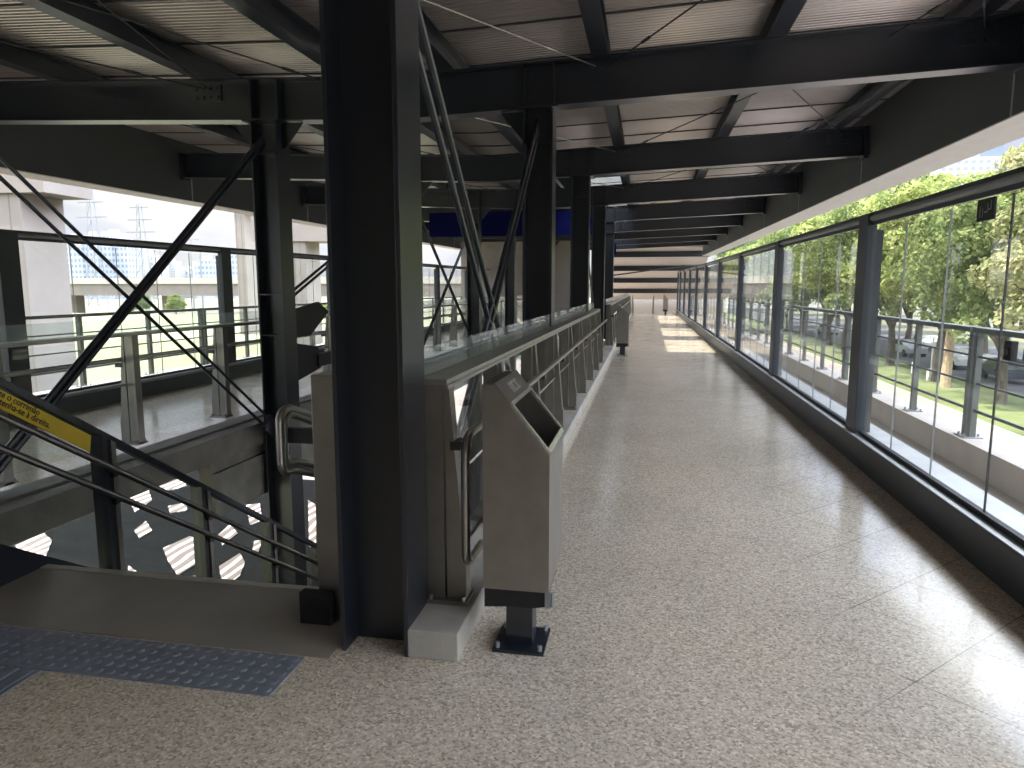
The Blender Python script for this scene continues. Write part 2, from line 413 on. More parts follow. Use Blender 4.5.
# ---- roof ties
def rod(p, q, r, label, name='roof_tie_rod', cat='tie rod', m=STAIN2, grp='roof tie rods'):
    t = thing(name, p, label, cat, grp)
    mk('rod', MB().tube([p, q], r, 7), m, t)
    P, Q = Vector(p), Vector(q); d = (Q - P).normalized()
    mk('turnbuckle', MB().tube([P + (Q - P) * .86 - d * .09, P + (Q - P) * .86 - d * .06, P + (Q - P) * .86 + d * .06, P + (Q - P) * .86 + d * .09], [r * 1.05, r * 2, r * 2, r * 1.05], 7), m, t)
    return t
for i in range(1, 5):
    y1 = COLY[i]; y0 = COLY[i - 1]
    for j, (xa, xb) in enumerate(((-3.2, -.55), (2.1, -.40), (1.0, 3.02), (3.3, 2.2), (-3.55, -4.93), (-5.4, -3.3), (-7.6, -5.0))):
        z = lambda x, y: zb(x, y) + .36
        rod(m=STAIN2 if j == 0 else CABLE, p=(xa, y0 + .05, z(xa, y0)), q=(xb, y1 - .05, z(xb, y1)), r=.008,
            label='thin round roof tie, %s across the roof from the right, in the %s bay' % (ORD[(3, 2, 1, 0, 4, 5, 6)[j]] if j != 3 else 'outermost', ORD[i - 1]))

# ---- H-section columns
def column(xc, y, z0, label, grp):
    w, d = .315, .29
    t = thing('steel_column', (xc, y, z0), label, 'column', grp)
    zt = zb(xc, y)
    tf = .022
    mk('flange', MB().box(xc - w / 2, xc - w / 2 + tf, y - d / 2, y + d / 2, z0, zt - .0), STEEL, t, bevel=.003)
    mk('flange', MB().box(xc + w / 2 - tf, xc + w / 2, y - d / 2, y + d / 2, z0, zt - .0), STEEL, t, bevel=.003)
    mk('web', MB().box(xc - w / 2 + tf, xc + w / 2 - tf, y - .007, y + .007, z0, zt), STEEL, t)
    s = MB(); s.box(xc - .22, xc + .22, y - .2, y + .2, zt - .022, zt - .001)
    mk('cap_plate', s, STEEL, t)
    for zz in ((zt - .36, 1.52, 1.05) if xc < -2 else (zt - .36,)):
        s = MB(); s.box(xc - w / 2 + tf, xc + w / 2 - tf, y - d / 2 + .004, y + d / 2 - .004, zz, zz + .012); mk('stiffener', s, STEEL, t)
    # gusset under the beam for the braces
    for sg in ((-1,) if xc > -2 else (-1, 1)):
        x0 = xc + sg * w / 2
        mk('haunch_gusset', MB().prism([(x0, zt - .02), (x0 + sg * .26, zt - .02), (x0 + sg * .2, zt - .1), (x0 + sg * .03, zt - .30), (x0, zt - .30)], 'y', y - .008, y + .008), STEEL, t)
    return t
CR = -1.13; CLX = -4.22
for i, y in enumerate(COLY[:5]):
    nm = ['large dark H-section steel column in the foreground beside the stainless bin', 'dark H-section column rising behind the near balustrade, second in the near row',
          'third dark H-section column of the row along the near balustrade', 'fourth dark H-section column of the near row, where the balustrade ends'][i] if i < 4 else 'fifth dark H-section column of the near row, by the small blue sign'
    column(CR, y, 0 if i == 0 else -.0, nm, 'columns beside the walkway')
for i, y in enumerate(COLY):
    nm = 'dark H-section column across the stair void with crossed braces meeting at its head' if i == 1 else '%s dark H-section column of the far row across the stair void' % ORD[i]
    column(CLX, y, -4.6, nm, 'columns of the far row')

# ---- cross braces between the columns
def brace(x, ya, za, yb, zb_, label, pair=.10, r=.021, x2=None):
    t = thing('brace_rod', (x, ya, za), label, 'brace', 'cross braces')
    P, Q = Vector((x, ya, za)), Vector((x, yb, zb_)); d = (Q - P).normalized(); n = Vector((0, -d.z, d.y))
    if x2: n = Vector((1, 0, 0))
    for s in (-1, 1):
        mk('rod', MB().tube([P + n * s * pair / 2, Q + n * s * pair / 2], r, 8), STEEL, t)
    for E_ in (P, Q):
        e = (Q - P) if E_ is P else (P - Q); e.normalize()
        mk('fork_end', MB().bar(E_ - e * .02, E_ + e * .24, .03, pair + .07, up=n), STEEL, t)
    return t
brace(CR, 3.05, 3.22, 6.62, .13, 'pair of brace rods falling from the foreground column to the second column foot', .17)
brace(CR, 3.55, .13, 7.45, 3.24, 'pair of brace rods rising behind the balustrade to the second column head', .1)
brace(CLX, 2.95, 3.22, 7.42, -.06, 'pair of slim brace rods falling right across the left windows', .115, .015)
brace(CLX, 2.95, -.28, 7.42, 3.22, 'pair of thick brace rods rising right to the head of the far column', .05, .024)
for (ya, za, yb, z2, l) in ((7.75, 1.45, 12.3, 3.2, 'brace rod rising away behind the far column'), (12.6, 3.2, 17.2, .2, 'brace rod between the third and fourth far columns, falling'), (12.6, .2, 17.2, 3.2, 'brace rod between the third and fourth far columns, rising'), (17.45, .2, 22.0, 3.2, 'brace rod beyond the fourth far column')):
    brace(CLX, ya, za, yb, z2, l, .06, .018)
brace(CR, 17.2, .3, 12.55, 3.3, 'single slender brace beside the third near column', .03, .016)
t = thing('gusset_plate', (CLX + .16, 7.6, 1.2), 'black gusset plates bolted to the far column at rail height', 'gusset')
mk('plate', MB().prism([(7.62, 1.30), (8.62, 1.42), (8.9, 1.28), (8.35, 1.0), (7.62, 1.0)], 'x', CLX - .02, CLX + .02), BLACK, t)
mk('plate', MB().prism([(7.62, .98), (8.0, .92), (8.55, .84), (8.6, .55), (7.9, .45), (7.62, .45)], 'x', CLX - .02, CLX + .02), BLACK, t)
mk('strut', MB().box(CLX - .05, CLX + .05, 8.5, 12.2, .58, .74), BLACK, t)

# ---- glass walls
MY = [2.7 + 4.37 * k for k in range(-2, 11)]
MY[-1] = 45.0
def glazed(side, n0):
    sg = 1 if side == 'right' else -1
    X = 2.01 if sg > 0 else -7.35
    for k in range(len(MY) - 1):
        ya, yb = MY[k], MY[k + 1]
        dz = .009 * yb; dza = .009 * max(ya, 0)
        w = thing('window_%d' % (n0 + k), (X, ya, .25), '%s glazed bay of the %s glass wall' % (ORD[k], side), None, kind='structure')
        del_ = MB()
        x0, x1 = sorted((X - sg * .03, X + sg * .13))
        m = MB(); m.box(*sorted((X - sg * .05, X + sg * .03)), yb - .14, yb + .14, .25, 2.2 + dz); mk('mullion', m, MULL, w, bevel=.004)
        m = MB(); m.box(*sorted((X + sg * .03, X + sg * .10)), yb - .10, yb + .10, .25, 2.06 + dz); mk('mullion_fin', m, MULL, w)
        m = MB(); m.hexa([(x0 + .02, ya, 2.185 + dza), (x1 - .04, ya, 2.185 + dza), (x1 - .04, yb, 2.185 + dz), (x0 + .02, yb, 2.185 + dz), (x0 + .02, ya, 2.215 + dza), (x1 - .04, ya, 2.215 + dza), (x1 - .04, yb, 2.215 + dz), (x0 + .02, yb, 2.215 + dz)])
        tr = mk('top_rail', m, MULL, w)
        mk('rail_tube', MB().tube([(X - sg * .01, ya, 2.158 + dza), (X - sg * .01, yb, 2.158 + dz)], .027, 10), STEELG, tr, smooth=True)
        m = MB(); m.hexa([(X - .012, ya, 2.10 + dza), (X + .012, ya, 2.10 + dza), (X + .012, yb, 2.10 + dz), (X - .012, yb, 2.10 + dz), (X - .012, ya, 2.135 + dza), (X + .012, ya, 2.135 + dza), (X + .012, yb, 2.135 + dz), (X - .012, yb, 2.135 + dz)])
        mk('glazing_channel', m, MULL, w)
        m = MB(); m.box(X - .02, X + .02, ya + .13, yb - .17, .253, .285); mk('sill_channel', m, BLACK, w)
        a, bb = ya + .13, yb - .17; st = (bb - a) / 5
        for q in range(5):
            m = MB(); m.box(X - .005, X + .005, a + q * st + .004, a + (q + 1) * st - .004, .285, 2.10 + dza); mk('pane', m, GLASS, w)
        for q in range(1, 5):
            m = MB(); m.box(X - .006, X + .006, a + q * st - .0025, a + q * st + .0025, .285, 2.10 + dza); mk('joint_seal', m, STEELG if not (sg > 0 and k == 2 and q == 2) else BLACK, w)
glazed('right', 1); glazed('left', 20)
# patch fittings on the near glass
t = thing('glass_patch_plate', (1.985, 4.72, 2.07), 'square black plate with white marks on the nearest glass, top right', 'plate')
mk('plate', MB().box(1.985, 2.002, 4.63, 4.84, 2.00, 2.13), BLACK, t, bevel=.003)
s = MB()
for (ya, yb, za, zc) in ((4.79, 4.80, 2.02, 2.09), (4.76, 4.767, 2.02, 2.075), (4.695, 4.702, 2.05, 2.1), (4.655, 4.663, 2.06, 2.11), (4.662, 4.695, 2.058, 2.066), (4.70, 4.74, 2.045, 2.054)):
    s.box(1.983, 1.9851, ya, yb, za, zc)
mk('white_mark', s, STEELG, t)
t = thing('glass_door_lock', (1.965, 4.3, 1.25), 'black lock box clamped on the vertical joint of the nearest glass', 'lock')
mk('body', MB().box(1.985, 2.025, 4.285, 4.36, 1.20, 1.31), BLACK, t, bevel=.006)
mk('keyhole_cover', MB().tube([(1.985, 4.32, 1.25), (1.978, 4.32, 1.25)], .022, 10), STEEL, t)

# ---- balustrades round the void
def balustrade(xin, sg, ys, ytop, yend, label, near_loop):
    # sg: direction from the void to the walkway; xin: void-side face
    t = thing('balustrade', (xin, ys[0], 0), label, 'balustrade', 'balustrades round the stair void')
    X = lambda d: xin + sg * d
    zt = 1.17
    for y in ys:
        for half in (0, 1):
            if half == 0: prof = [(X(.0), .13), (X(.086), .13), (X(.086), zt - .006), (X(0), zt - .006)]
            else: prof = [(X(.097), .13), (X(.19), .13), (X(.19), .36), (X(.178), .40), (X(.115), zt - .006), (X(.097), zt - .006)]
            p = mk('post', MB().prism(prof, 'y', y - .04, y + .04), STAIN2, t)
            if half:
                s = MB(); s.box(*sorted((X(.0), X(.20))), y - .075, y + .075, .13, .15)
                for a in (.02, .18):
                    for bb in (-.06, .06): s.tube([(X(a), y + bb, .15), (X(a), y + bb, .172)], .012, 6)
                mk('foot_plate', s, STAIN2, p)
                s = MB(); s.box(*sorted((X(.12), X(.20))), y - .045, y + .043, .865, .905); mk('handrail_bracket', s, STEEL, p)
    s = MB(); s.box(*sorted((X(-.03), X(.115))), ys[0] - .06, ytop, zt - .004, zt + .022)
    mk('top_rail', s, STAIN, t, bevel=.004)
    s = MB(); s.box(*sorted((X(.109), X(.119))), ys[0] - .06, ytop, zt - .022, zt - .004)
    mk('rail_lip', s, STAIN, t)
    for i in range(len(ys) - 1):
        s = MB(); s.box(*sorted((X(.01), X(.022))), ys[i] + .06, ys[i + 1] - .06, .2, zt - .03); mk('glass_panel', s, GLASS2, t)
        s = MB(); s.box(*sorted((X(-.02), X(-.008))), ys[i] - .03, ys[i + 1] - .05, zt + .022, zt + .155); mk('glass_upstand', s, GLASS3, t)
    hx = X(.195)
    yy = ys[0] - .06 if near_loop else ys[0]
    if near_loop:
        pts = [(hx, yend, .93), (hx, yy + .14, .93)] + arc((hx, yy + .1, .83), .10, 90, 180) + [(hx, yy, .5)] + arc((hx, yy + .08, .40), .08, 180, 270) + [(hx, yy + .3, .32)]
    else: pts = [(hx, yend, .93), (hx, yy, .93)]
    mk('handrail', MB().tube(pts, .021, 10), STAIN, t, smooth=True)
    pts = [(X(.10), ys[-1], .70), (X(.10), ys[0], .70)]
    mk('lower_rail', MB().tube(pts, .012, 8), STAIN2, t, smooth=True)
    return t
yr = [3.07, 4.26, 5.62, 7.03, 8.45, 9.87, 11.29, 12.71, 13.98]
balustrade(-.978, 1, yr, 14.06, 15.0, 'stainless and glass balustrade on the pale plinth beside the walkway', True)
yr2 = [18.2 + 1.45 * k for k in range(18)]
balustrade(-.962, 1, yr2, yr2[-1] + .1, yr2[-1] + .3, 'far stainless balustrade beyond the fourth column, by the second bin', False)
yl = [2.9 + 1.43 * k for k in range(20)]
balustrade(-4.66, -1, yl, yl[-1] + .1, yl[-1] + .3, 'stainless and glass balustrade across the void along the far walkway', False)

# ---- litter bins
def litter_bin(loc, label):
    t = thing('litter_bin', loc, label, 'bin', 'stainless bins on posts')
    x0, x1, y0, y1 = -.145, .145, -.0, .5
    ox, oy, oz = loc
    P = [(x0, .29), (x1, .29), (x1, .905), (-.078, 1.19), (-.088, 1.195), (x0, 1.195)]
    th = .012
    L = lambda p: [(ox + a, b) for a, b in p]
    body = MB(); body.prism(L(P), 'y', oy + y0, oy + y0 + th); body.prism(L(P), 'y', oy + y1 - th, oy + y1)
    body.box(ox + x0, ox + x0 + th, oy + th, oy + y1 - th, .29, 1.195)
    body.box(ox + x1 - th, ox + x1, oy + th, oy + y1 - th, .29, .905)
    body.box(ox + x0 + th, ox + x1 - th, oy + th, oy + y1 - th, .29, .302)
    body.box(ox + x0 + th, ox - .085, oy + th, oy + y1 - th, 1.183, 1.195)
    mk('body', body, STAIN2, t)
    # slanted hood plate above the mouth, with its printed emblem
    A = Vector((-.088, 0, 1.195)); B = Vector((x1, 0, .905)); d = (B - A)
    def slant(f0, f1, lift, ya, yb):
        nrm = Vector((-d.z, 0, d.x)).normalized()
        if nrm.z < 0: nrm = -nrm
        a = A + d * f0; c = A + d * f1
        v = []
        for lf in (lift - .012, lift):
            for p, y in ((a, ya), (c, ya), (c, yb), (a, yb)):
                q = p + nrm * lf; v.append((ox + q.x, oy + y, q.z))
        return v
    h = mk('hood', MB().hexa(slant(-.02, .26, .004, y0, y1)), STAIN2, t)
    e = MB(); e.hexa(slant(.06, .20, .0085, .17, .185)); e.hexa(slant(.06, .20, .0085, .21, .225)); e.hexa(slant(.06, .09, .0085, .23, .34)); e.hexa(slant(.17, .20, .0085, .25, .34)); e.hexa(slant(.10, .17, .0085, .30, .315))
    mk('emblem', e, CAP, h)
    rim = MB(); rim.hexa(slant(.26, .31, .012, y0, y1)); rim.hexa(slant(.94, 1.0, .008, y0, y1)); rim.hexa(slant(.3, .96, .008, y0, y0 + .02)); rim.hexa(slant(.3, .96, .008, y1 - .02, y1))
    mk('mouth_rim', rim, BRIGHT, t)
    mk('liner', MB().box(ox + x0 + .02, ox + x1 - .02, oy + .03, oy + y1 - .03, .31, .84), BLACK, t)
    s = MB(); s.prism([(ox + x0 + .0, .287), (ox + x1 - .02, .287), (ox + x1 - .02, .215), (ox + .07, .205), (ox - .02, .205), (ox + x0 + .0, .195)], 'y', oy + .02, oy + y1 - .06)
    mk('tray', s, BLACK, t)
    mk('post', MB().box(ox - .055, ox + .065, oy + .06, oy + .18, .012, .21), STEEL, t, bevel=.003)
    bp = mk('base_plate', MB().box(ox - .105, ox + .125, oy - .01, oy + .23, 0, .012), STEEL, t)
    for dx in (-.085, .105):
        for dy in (.015, .205):
            mk('bolt', MB().tube([(ox + dx, oy + dy, .012), (ox + dx, oy + dy, .035)], .011, 6), STEELG, bp)
    s = MB(); s.box(ox + x1 - .018, ox + x1 + .004, oy + .01, oy + .05, .215, .29); s.tube([(ox + x1 + .012, oy + .03, .215), (ox + x1 + .012, oy + .03, .28)], .008, 6)
    mk('latch', s, STEELG, t)
    return t
bin0 = litter_bin((-.522, 2.86, 0), 'tall stainless bin on a dark post beside the foreground column')
copy_thing(bin0, (-.5, 16.9, 0), 0, 1, 'stainless bin farther along the walkway where the near balustrade ends')
copy_thing(bin0, (1.25, 43.5, 0), 0, 1, 'tiny stainless bin at the far end of the walkway by the right curb')

# ---- stair going down from the slab edge
SL = .633
b = MB(); RN = .27; RS = RN * SL
for i in range(26):
    y = FLY + .02 + i * RN; z = -(i + 1) * RS
    b.box(-3.32, -1.62, y, y + RN + .02, z - .05, z)
    b.box(-3.32, -1.62, y - .0, y + .02, z, z + RS - .05)
st = thing('staircase', (-2.5, FLY, -4.6), 'concrete stair flight dropping away from the tactile paving', 'staircase')
mk('treads', b, CONC, st)
b = MB()
for i in range(26):
    y = FLY + .02 + i * RN; z = -(i + 1) * RS
    b.box(-3.30, -1.64, y + .012, y + .06, z + .0005, z + .004)
mk('nosing_strip', b, YEL, st)
def stair_rail(x, sg, label, y0, z0c, start_posts, loop):
    t = thing('stair_balustrade', (x, y0, z0c), label, 'stair railing', 'railings of the stair')
    zl = lambda y, h: h - SL * (y - 3.162)          # z of a line that is h high where Y=3.162
    ye = FLY + 7.0
    mk('stringer', MB().hexa([(x - .03, y0, zl(y0, .16) - .32), (x + .03, y0, zl(y0, .16) - .32), (x + .03, ye, zl(ye, .16) - .32), (x - .03, ye, zl(ye, .16) - .32), (x - .03, y0, zl(y0, .16)), (x + .03, y0, zl(y0, .16)), (x + .03, ye, zl(ye, .16)), (x - .03, ye, zl(ye, .16))]), STEEL, t)
    mk('top_rail', MB().bar((x, y0, zl(y0, 1.09)), (x, ye, zl(ye, 1.09)), .055, .045), STEEL, t, bevel=.004)
    for h in (.875, .695):
        hx = x + sg * .075
        mk('handrail', MB().tube([(hx, y0, zl(y0, h)), (hx, ye, zl(ye, h))], .020, 10), DARKSS, t, smooth=True)
    for y in start_posts:
        for dy in (-.055, .015):
            p = mk('post', MB().prism([(y + dy, zl(y + dy, -.1)), (y + dy + .04, zl(y + dy + .04, -.1)), (y + dy + .04, zl(y + dy + .04, 1.07)), (y + dy, zl(y + dy, 1.07))], 'x', x - .05, x + .05), STAIN2 if dy > 0 else STEEL, t)
            if dy < 0:
                for h in (.855, .675):
                    mk('handrail_bracket', MB().box(*sorted((x + sg * .045, x + sg * .085)), y - .02, y + .02, zl(y, h) - .03, zl(y, h)), STEEL, p)
    for a, c in zip(start_posts[:-1], start_posts[1:]):
        a += .065; c -= .065
        mk('glass_panel', MB().hexa([(x - .006, a, zl(a, .2)), (x + .006, a, zl(a, .2)), (x + .006, c, zl(c, .2)), (x - .006, c, zl(c, .2)), (x - .006, a, zl(a, 1.04)), (x + .006, a, zl(a, 1.04)), (x + .006, c, zl(c, 1.04)), (x - .006, c, zl(c, 1.04))]), GLASS2, t)
    if loop:
        hx = x + sg * .225
        for k, r in ((0, .021), (.035, .019)):
            y_ = 3.0 + k
            za, zc = 1.02 - k, .715 + k
            pts = [(hx, 3.6, zl(3.6, za + .1)), (hx, y_ + .10, za)] + arc((hx, y_ + .06, za - .06), .06, 90, 180, n=5) + arc((hx, y_ + .06, zc + .06), .06, 180, 270, n=5) + [(hx, y_ + .1, zc), (hx, 3.6, zl(3.6, zc + .1))]
            mk('handrail_loop', MB().tube(pts, r, 10), STAIN, t, smooth=True)
        mk('loop_arm', MB().box(*sorted((x, hx)), 3.05, 3.09, .86, .93), STEEL, t)
        mk('newel', MB().box(x - .055, x + .06, 2.99, 3.2, .0, 1.2), STAIN2, t, bevel=.005)
        mk('foot_box', MB().box(x - .125, x + .03, 2.93, 2.985, 0, .16), BLACK, t)
    return t
stair_rail(-3.4, 1, 'stair railing with yellow sign, left of the stair head', 2.2, .5, [2.87, 3.84, 4.80, 5.76, 6.72, 7.68, 8.64, 9.6], False)
stair_rail(-1.46, -1, 'stair railing with looped handrail end behind the foreground column', 3.2, .2, [3.84, 4.80, 5.76, 6.72, 7.68, 8.64], True)
# yellow sign on the stair railing
ys0, ys1 = 2.35, 3.70
zl = lambda y, h: h - SL * (y - 3.162)
t = thing('handrail_sign', (-3.355, 3.0, 1.0), 'yellow sign in black Portuguese lettering on the left stair railing', 'sign')
sx = -3.355
mk('panel', MB().hexa([(sx - .004, ys0, zl(ys0, .935)), (sx + .004, ys0, zl(ys0, .935)), (sx + .004, ys1 - .02, zl(ys1, .935)), (sx - .004, ys1 - .02, zl(ys1, .935)), (sx - .004, ys0, zl(ys0, 1.035)), (sx + .004, ys0, zl(ys0, 1.035)), (sx + .004, ys1, zl(ys1, 1.035)), (sx - .004, ys1, zl(ys1, 1.035))]), YEL, t)
def text_part(body, size, parent, loc, m, xdir, updir):
    cu = bpy.data.curves.new('lettering', 'FONT'); cu.body = body; cu.size = size; cu.extrude = .0008; cu.offset = .0006
    tmp = bpy.data.objects.new('lettering', cu); C.objects.link(tmp)
    dg = bpy.context.evaluated_depsgraph_get()
    me = bpy.data.meshes.new_from_object(tmp.evaluated_get(dg)); bpy.data.objects.remove(tmp)
    xd = Vector(xdir).normalized(); ud = Vector(updir); ud = (ud - xd * ud.dot(xd)).normalized(); nd = xd.cross(ud)
    Mx = Matrix((xd, ud, nd)).transposed().to_4x4(); Mx.translation = Vector(loc) - parent_loc(parent)
    me.transform(Mx); me.materials.clear(); me.materials.append(m)
    o = bpy.data.objects.new('lettering', me); C.objects.link(o); o.parent = parent
    return o, me
sl = Vector((0, 1, -SL)).normalized()
TX = sx + .0055
text_part('Utilize o corrimão', .050, t, (TX, 3.02, zl(3.02, .995)), INK, sl, (0, 0, 1))
text_part('Mantenha-se à direita.', .050, t, (TX, 3.02, zl(3.02, .948)), INK, sl, (0, 0, 1))

# ---- tactile paving tiles
TS = .297
def tactile(x, y, kind, label):
    t = thing('tactile_tile', (x, y, 0), label, 'tactile tile', 'tactile paving tiles')
    mk('slab', MB().box(x, x + TS - .003, y, y + TS - .003, 0, .006), TACT, t)
    s = MB()
    if kind == 'dome':
        n = 60; p = TS / 5; w_ = TS - .004
        for j in range(n + 1):
            for i in range(n + 1):
                u, v = .0005 + w_ * i / n, .0005 + w_ * j / n
                dx, dy = (u % p) - p / 2, (v % p) - p / 2
                q = max(0, min(1, (.0185 - math.hypot(dx, dy)) / .006))
                s.v.append((x + u, y + v, .0062 + .0055 * q))
        s.f += [[j * (n + 1) + i, j * (n + 1) + i + 1, (j + 1) * (n + 1) + i + 1, (j + 1) * (n + 1) + i] for j in range(n) for i in range(n)]
        mk('dome_grid', s, TACT, t)
    else:
        for j in range(4):
            c = x + (j + .5) * TS / 4
            s.box(c - .015, c + .015, y + .008, y + TS - .012, .006, .011)
        mk('guide_bars', s, TACT, t)
for i in range(9):
    x = -1.415 - (i + 1) * TS
    tactile(x, 2.35, 'dome', 'studded blue-grey tactile tile, %s' % ('at the right end of the strip before the stair' if i == 0 else '%s from the right end of the strip before the stair' % ORD[i]))
for j in range(5):
    tactile(-2.46 - .297, 2.345 - (j + 1) * TS, 'bar', 'barred blue-grey guide tile, %s from the studded strip' % ORD[j] if j else 'barred blue-grey guide tile touching the studded strip')

# ---- blue hanging signs and the far ends
t = thing('hanging_sign', (-3.7, 20, 3.07), 'wide plain deep blue sign board hung across the void', 'sign')
mk('board', MB().box(-6.2, -1.27, 19.95, 20.05, 3.07, 3.75), BLUE, t)
for x in (-5.8, -1.7): mk('hanger', MB().box(x - .02, x + .02, 19.98, 20.02, 3.75, zroof(x, 20)), STEEL, t)
t = thing('hanging_sign', (-1.0, 25, 2.77), 'small square blue sign beside the far columns', 'sign')
mk('board', MB().box(-1.36, -1.02, 24.95, 25.03, 2.77, 3.13), BLUE, t)
mk('hanger', MB().box(-1.21, -1.17, 24.97, 25.01, 3.13, zroof(-1.2, 25)), STEEL, t)
PANEL = mat('warm_grey_wall_panel', (.30, .265, .235), .7, var=.06)
DEMO = mat('pale_pinkish_roof_panel', (.50, .44, .40), .6, var=.05)
b = MB(); b.box(-8.7, -4.95, 33.0, 33.1, -.0, zb(-5, 33)); b.box(-4.95, -3.4, 36, 36.1, -.9, 4.2)
wb = tag(mk('wall_back', b, PANEL), 'grey panel wall closing the far walkway', kind='structure')
# descending roof over the far ramp
b = MB()
for i in range(4):
    ya = 45.4 + i * 4.0; yb = ya + 4.0
    za, zc = 4.15 - .22 * (ya - 45.4), 4.15 - .22 * (yb - 45.4)
    b.hexa([(-2.6, ya, za), (4.0, ya, za), (4.0, yb, zc), (-2.6, yb, zc), (-2.6, ya, za + .1), (4.0, ya, za + .1), (4.0, yb, zc + .1), (-2.6, yb, zc + .1)])
rr = thing('ramp_roof', (0, 45.4, 4.15), 'pale sloping roof over the ramp at the end of the walkway', 'roof')
mk('roof_panel', b, DEMO, rr)
for i in range(4):
    ya = 46.5 + i * 3.6; za = 4.15 - .22 * (ya - 45.4)
    mk('cross_beam', MB().box(-2.6, 4.0, ya - .12, ya + .12, za - .34, za - .02), STEEL, rr)
mk('diagonal_tie', MB().tube([(-2.2, 46.6, 2.4), (2.6, 49.5, 3.1)], .05, 6), STEEL, rr)
b = MB(); b.box(-2.6, 4.2, 62, 62.2, -5, 1.5); 
tag(mk('wall_front', b, PANEL), 'grey wall beyond the ramp at the end of the walkway', kind='structure')
b = MB()
b.hexa([(-1.0, 45, -.3), (2.2, 45, -.3), (2.2, 62, -4.3), (-1.0, 62, -4.3), (-1.0, 45, 0), (2.2, 45, 0), (2.2, 62, -4.0), (-1.0, 62, -4.0)])
tag(mk('trim_6', b, FLOOR), 'ramp descending beyond the walkway', kind='structure')
rb = thing('ramp_balustrade', (-.4, 45, 0), 'sloping balustrade at the top of the far ramp', 'balustrade')
for i in range(4):
    y = 45.2 + i * 2.0; z = -.235 * (y - 45)
    for x in (-.75, .55): mk('post', MB().box(x - .03, x + .03, y - .03, y + .03, z - .05, z + 1.1), STAIN2, rb)
for x in (-.75, .55):
    mk('handrail', MB().tube([(x, 45, 1.1), (x, 52, -.55)], .035, 8), STAIN2, rb)
    mk('infill_panel', MB().hexa([(x - .01, 45.2, .1), (x + .01, 45.2, .1), (x + .01, 51.4, -1.4), (x - .01, 51.4, -1.4), (x - .01, 45.2, 1.0), (x + .01, 45.2, 1.0), (x + .01, 51.4, -.5), (x - .01, 51.4, -.5)]), STAIN2, rb)
# back of the concourse behind the camera
b = MB(); b.box(-8.8, 4.0, Y0 - .2, Y0, -.32, 4.5)
tag(mk('wall_left', b, PANEL), 'plain panel wall behind the camera', kind='structure')

# ---- outer ledges and parapet railings
for side, sg, x0, grp in (('right', 1, 2.27, ''), ('left', -1, -7.61, '')):
    X = lambda d: x0 + sg * d
    b = MB(); b.box(*sorted((X(0), X(1.5))), Y0, 60, -.5, -.24); b.box(*sorted((X(.98), X(1.32))), Y0, 60, -.24, .05)
    tag(mk('trim_%d' % (7 if sg > 0 else 8), b, LEDGE), 'pale concrete ledge and upstand outside the %s glass' % side, kind='structure')
    ry = [3.3 + 1.57 * k for k in range(26)]
    t = thing('parapet_railing', (X(1.13), 3.3, .05), 'grey parapet railing with paired posts outside the %s glass' % side, 'railing', 'parapet railings')
    for i, y in enumerate(ry):
        dbl = i % 3 == 0
        for dy in ((-.06, .06) if dbl else (0,)):
            p = mk('post', MB().box(*sorted((X(1.09), X(1.15))), y + dy - .035, y + dy + .035, .062, 1.15), RAILM, t)
        s = MB(); s.box(*sorted((X(1.03), X(1.21))), y - (.13 if dbl else .08), y + (.13 if dbl else .08), .05, .062)
        for a in (1.05, 1.19): s.tube([(X(a), y - .06, .062), (X(a), y - .06, .09)], .011, 6); s.tube([(X(a), y + .06, .062), (X(a), y + .06, .09)], .011, 6)
        mk('foot_plate', s, STEELG, p)
    for i in range(0, len(ry) - 1, 3):
        ya, yb = ry[i] + .03, ry[min(i + 3, len(ry) - 1)] - .03
        mk('top_rail', MB().box(*sorted((X(1.06), X(1.19))), ya, yb, 1.15, 1.20), RAILM, t)
        for z in (.34, .62, .9): mk('cable', MB().tube([(X(1.12), ya, z), (X(1.12), yb, z)], .012 if z > .4 else .017, 6), CABLE, t)

# ------------------------------------------------------------------ outside
GZ = -4.6
b = MB(); b.box(-700, 700, -150, 900, GZ - .5, GZ)
tag(mk('ground', b, EARTH), 'open ground below the footbridge', kind='structure')
b = MB(); b.box(8, 15.3, -60, 260, GZ, GZ + .03)
tag(mk('pavement', b, PAVE), 'pinkish pavement along the lawn right of the footbridge', kind='structure')
b = MB(); b.box(15.3, 21.5, -60, 260, GZ, GZ + .10)
tag(mk('lawn', b, LAWN), 'bright mown grass strip under the trees', kind='structure')
b = MB(); b.box(21.5, 36, -60, 260, GZ, GZ + .02)
tag(mk('road', b, ASPH), 'asphalt street behind the tree row', kind='structure')
b = MB(); b.box(15.2, 15.4, -60, 260, GZ, GZ + .16)
tag(mk('kerb', b, CONC), 'pale kerb between pavement and lawn', kind='structure')
